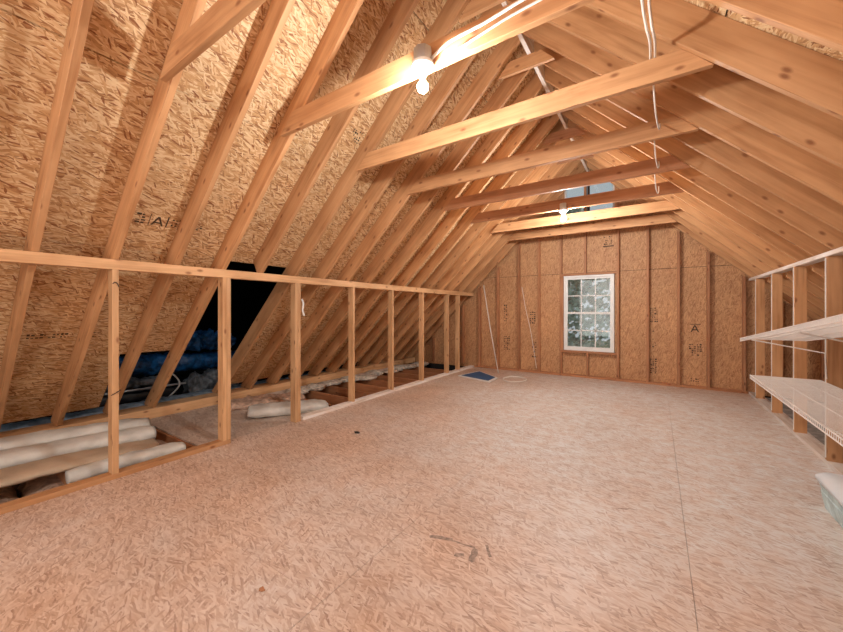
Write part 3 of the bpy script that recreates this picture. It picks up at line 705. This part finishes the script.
def glyphs(parent, origin, ux, uy, marks, name='ink_stamp'):
    # marks: rectangles (u0,v0,u1,v1) in metres in the plane spanned by ux, uy
    bm = bmesh.new(); O = Vector(origin); ux = Vector(ux).normalized(); uy = Vector(uy).normalized()
    for mk in marks:
        if len(mk) == 4:
            u0, v0, u1, v1 = mk; q_ = ((u0, v0), (u1, v0), (u1, v1), (u0, v1))
        else: q_ = [(mk[i], mk[i+1]) for i in range(0, 8, 2)]
        bm.faces.new([bm.verts.new(O + ux * a + uy * b) for a, b in q_])
    return link(name, bm, M['ink'], parent)
def letterA(u, v, s):
    return [(u, v, u+.16*s, v, u+.58*s, v+s, u+.42*s, v+s), (u+.84*s, v, u+s, v, u+.58*s, v+s, u+.42*s, v+s), (u+.25*s, v+.25*s, u+.75*s, v+.25*s, u+.70*s, v+.40*s, u+.30*s, v+.40*s)]
def blur_text(u, v, w, h, rows, cols, fill=.62, seed=0):
    R = random.Random(seed); out = []
    for i in range(rows):
        for j in range(cols):
            if R.random() < fill:
                a = u + w * j / cols; b = v + h * i / rows
                out.append((a, b, a + w / cols * R.uniform(.35, .85), b + h / rows * R.uniform(.3, .75)))
    return out
ln = Vector((T, 0, -1)).normalized()           # left slope: inward normal
def onL(x, y): return Vector((x, y, zl(x) + DV)) + ln * .0015
sl = Vector((1, 0, T)).normalized()
glyphs(cl, onL(-3.30, 1.02), (0, 1, 0), sl, blur_text(0, 0, .07, .10, 4, 2, .7, 1) + letterA(.10, .0, .085) + [(.20, .0, .21, .10), (.085, -.01, .09, .10)] + blur_text(.235, -.01, .10, .11, 4, 4, .7, 2) + blur_text(.42, .02, .05, .06, 3, 2, .8, 5))
glyphs(cl, onL(-4.24, .60), (0, 1, 0), sl, blur_text(0, 0, .27, .065, 2, 11, .72, 3) + blur_text(.36, -.01, .08, .10, 4, 2, .8, 4))
glyphs(cl, onL(-2.36, 2.33), (0, 1, 0), sl, blur_text(0, 0, .12, .12, 5, 5, .7, 6))
glyphs(cl, onL(-3.0, 4.22), (0, 1, 0), sl, blur_text(0, 0, .10, .10, 4, 4, .75, 7))
rn_ = Vector((-T, 0, -1)).normalized(); sr = Vector((-1, 0, T)).normalized()
def onR(x, y): return Vector((x, y, zr(x) + DV)) + rn_ * .0015
glyphs(cr, onR(.505, 2.22), (1, 0, -T), (0, 1, 0), [(0, 0, .075, .03), (.085, 0, .16, .03)])
def onF(x, z): return (x, GY - .0015, z)
X_, Z_ = (1, 0, 0), (0, 0, 1)
for x, z, mk in ((-2.69, 1.02, blur_text(0, 0, .09, .36, 9, 2, .75, 8)), (-2.69, .42, blur_text(0, 0, .14, .30, 8, 4, .7, 9)), (-2.02, .98, blur_text(-.12, 0, .12, .26, 6, 3, .7, 10)),
                 (-2.10, .30, blur_text(0, 0, .10, .34, 7, 3, .6, 11)), (-.09, 1.05, blur_text(0, 0, .12, .26, 8, 4, .75, 12)), (-.06, .62, blur_text(0, 0, .07, .3, 9, 2, .5, 13)),
                 (-.09, .18, blur_text(0, 0, .10, .26, 8, 3, .7, 14)), (.46, .90, letterA(0, 0, .11) + [(-.01, .12, .13, .13)]), (.44, .52, blur_text(0, 0, .17, .20, 6, 5, .75, 15)),
                 (.46, .10, blur_text(0, 0, .12, .06, 2, 4, .75, 16)), (-.80, 2.40, blur_text(0, .04, .14, .16, 5, 5, .7, 17) + [(-.01, .0, .16, .02)])):
    glyphs(wall_far, onF(x, z), X_, Z_, mk)

# ------------------------------------------------------------------ outside the window
struct(bx('ground', (-40, 9, -3.6), (30, 60, -3.5), M['grass'], (1, 0, 0), 0))
def tree(x, y, h, label, seed):
    R = random.Random(seed); p = empty('tree', (x, y, -3.5), label, 'tree', 'trees outside the window')
    bm = bmesh.new(); tube(bm, [(0, 0, 0), (.1, 0, h * .4), (-.1, .1, h * .75), (0, 0, h)], [.20, .15, .09, .03], 8)
    for k in range(14):
        z = h * R.uniform(.25, .9); a = R.uniform(0, 6.28); l = R.uniform(.8, 2.2)
        tube(bm, [(0, 0, z), (l*.5*math.cos(a), l*.5*math.sin(a), z + l*.3), (l*math.cos(a), l*math.sin(a), z + l*.45)], [.06, .035, .012], 5)
    link('trunk', bm, M['bark'], p)
    bm = bmesh.new()
    for k in range(2400):
        z = h * R.uniform(.22, 1.08); rr = 2.3 * math.sqrt(R.random()) * (1 - abs(z/h - .6)); a = R.uniform(0, 6.28)
        c_ = Vector((rr*math.cos(a), rr*math.sin(a), z)); u = Vector((R.uniform(-1,1), R.uniform(-1,1), R.uniform(-1,1))).normalized(); v_ = u.orthogonal().normalized(); s = R.uniform(.08, .17)
        bm.faces.new([bm.verts.new(c_ + u*s), bm.verts.new(c_ + v_*s), bm.verts.new(c_ - u*s), bm.verts.new(c_ - v_*s)])
    link('foliage', bm, M['leaf'], p)
tree(-3.4, 15.0, 8.0, 'pale leafy tree seen through left window panes', 1)
tree(-.4, 20.5, 10.0, 'pale leafy tree seen through right window panes', 2)
tree(-6.2, 25.5, 11.0, 'hazy tree farther back seen through the window', 3)
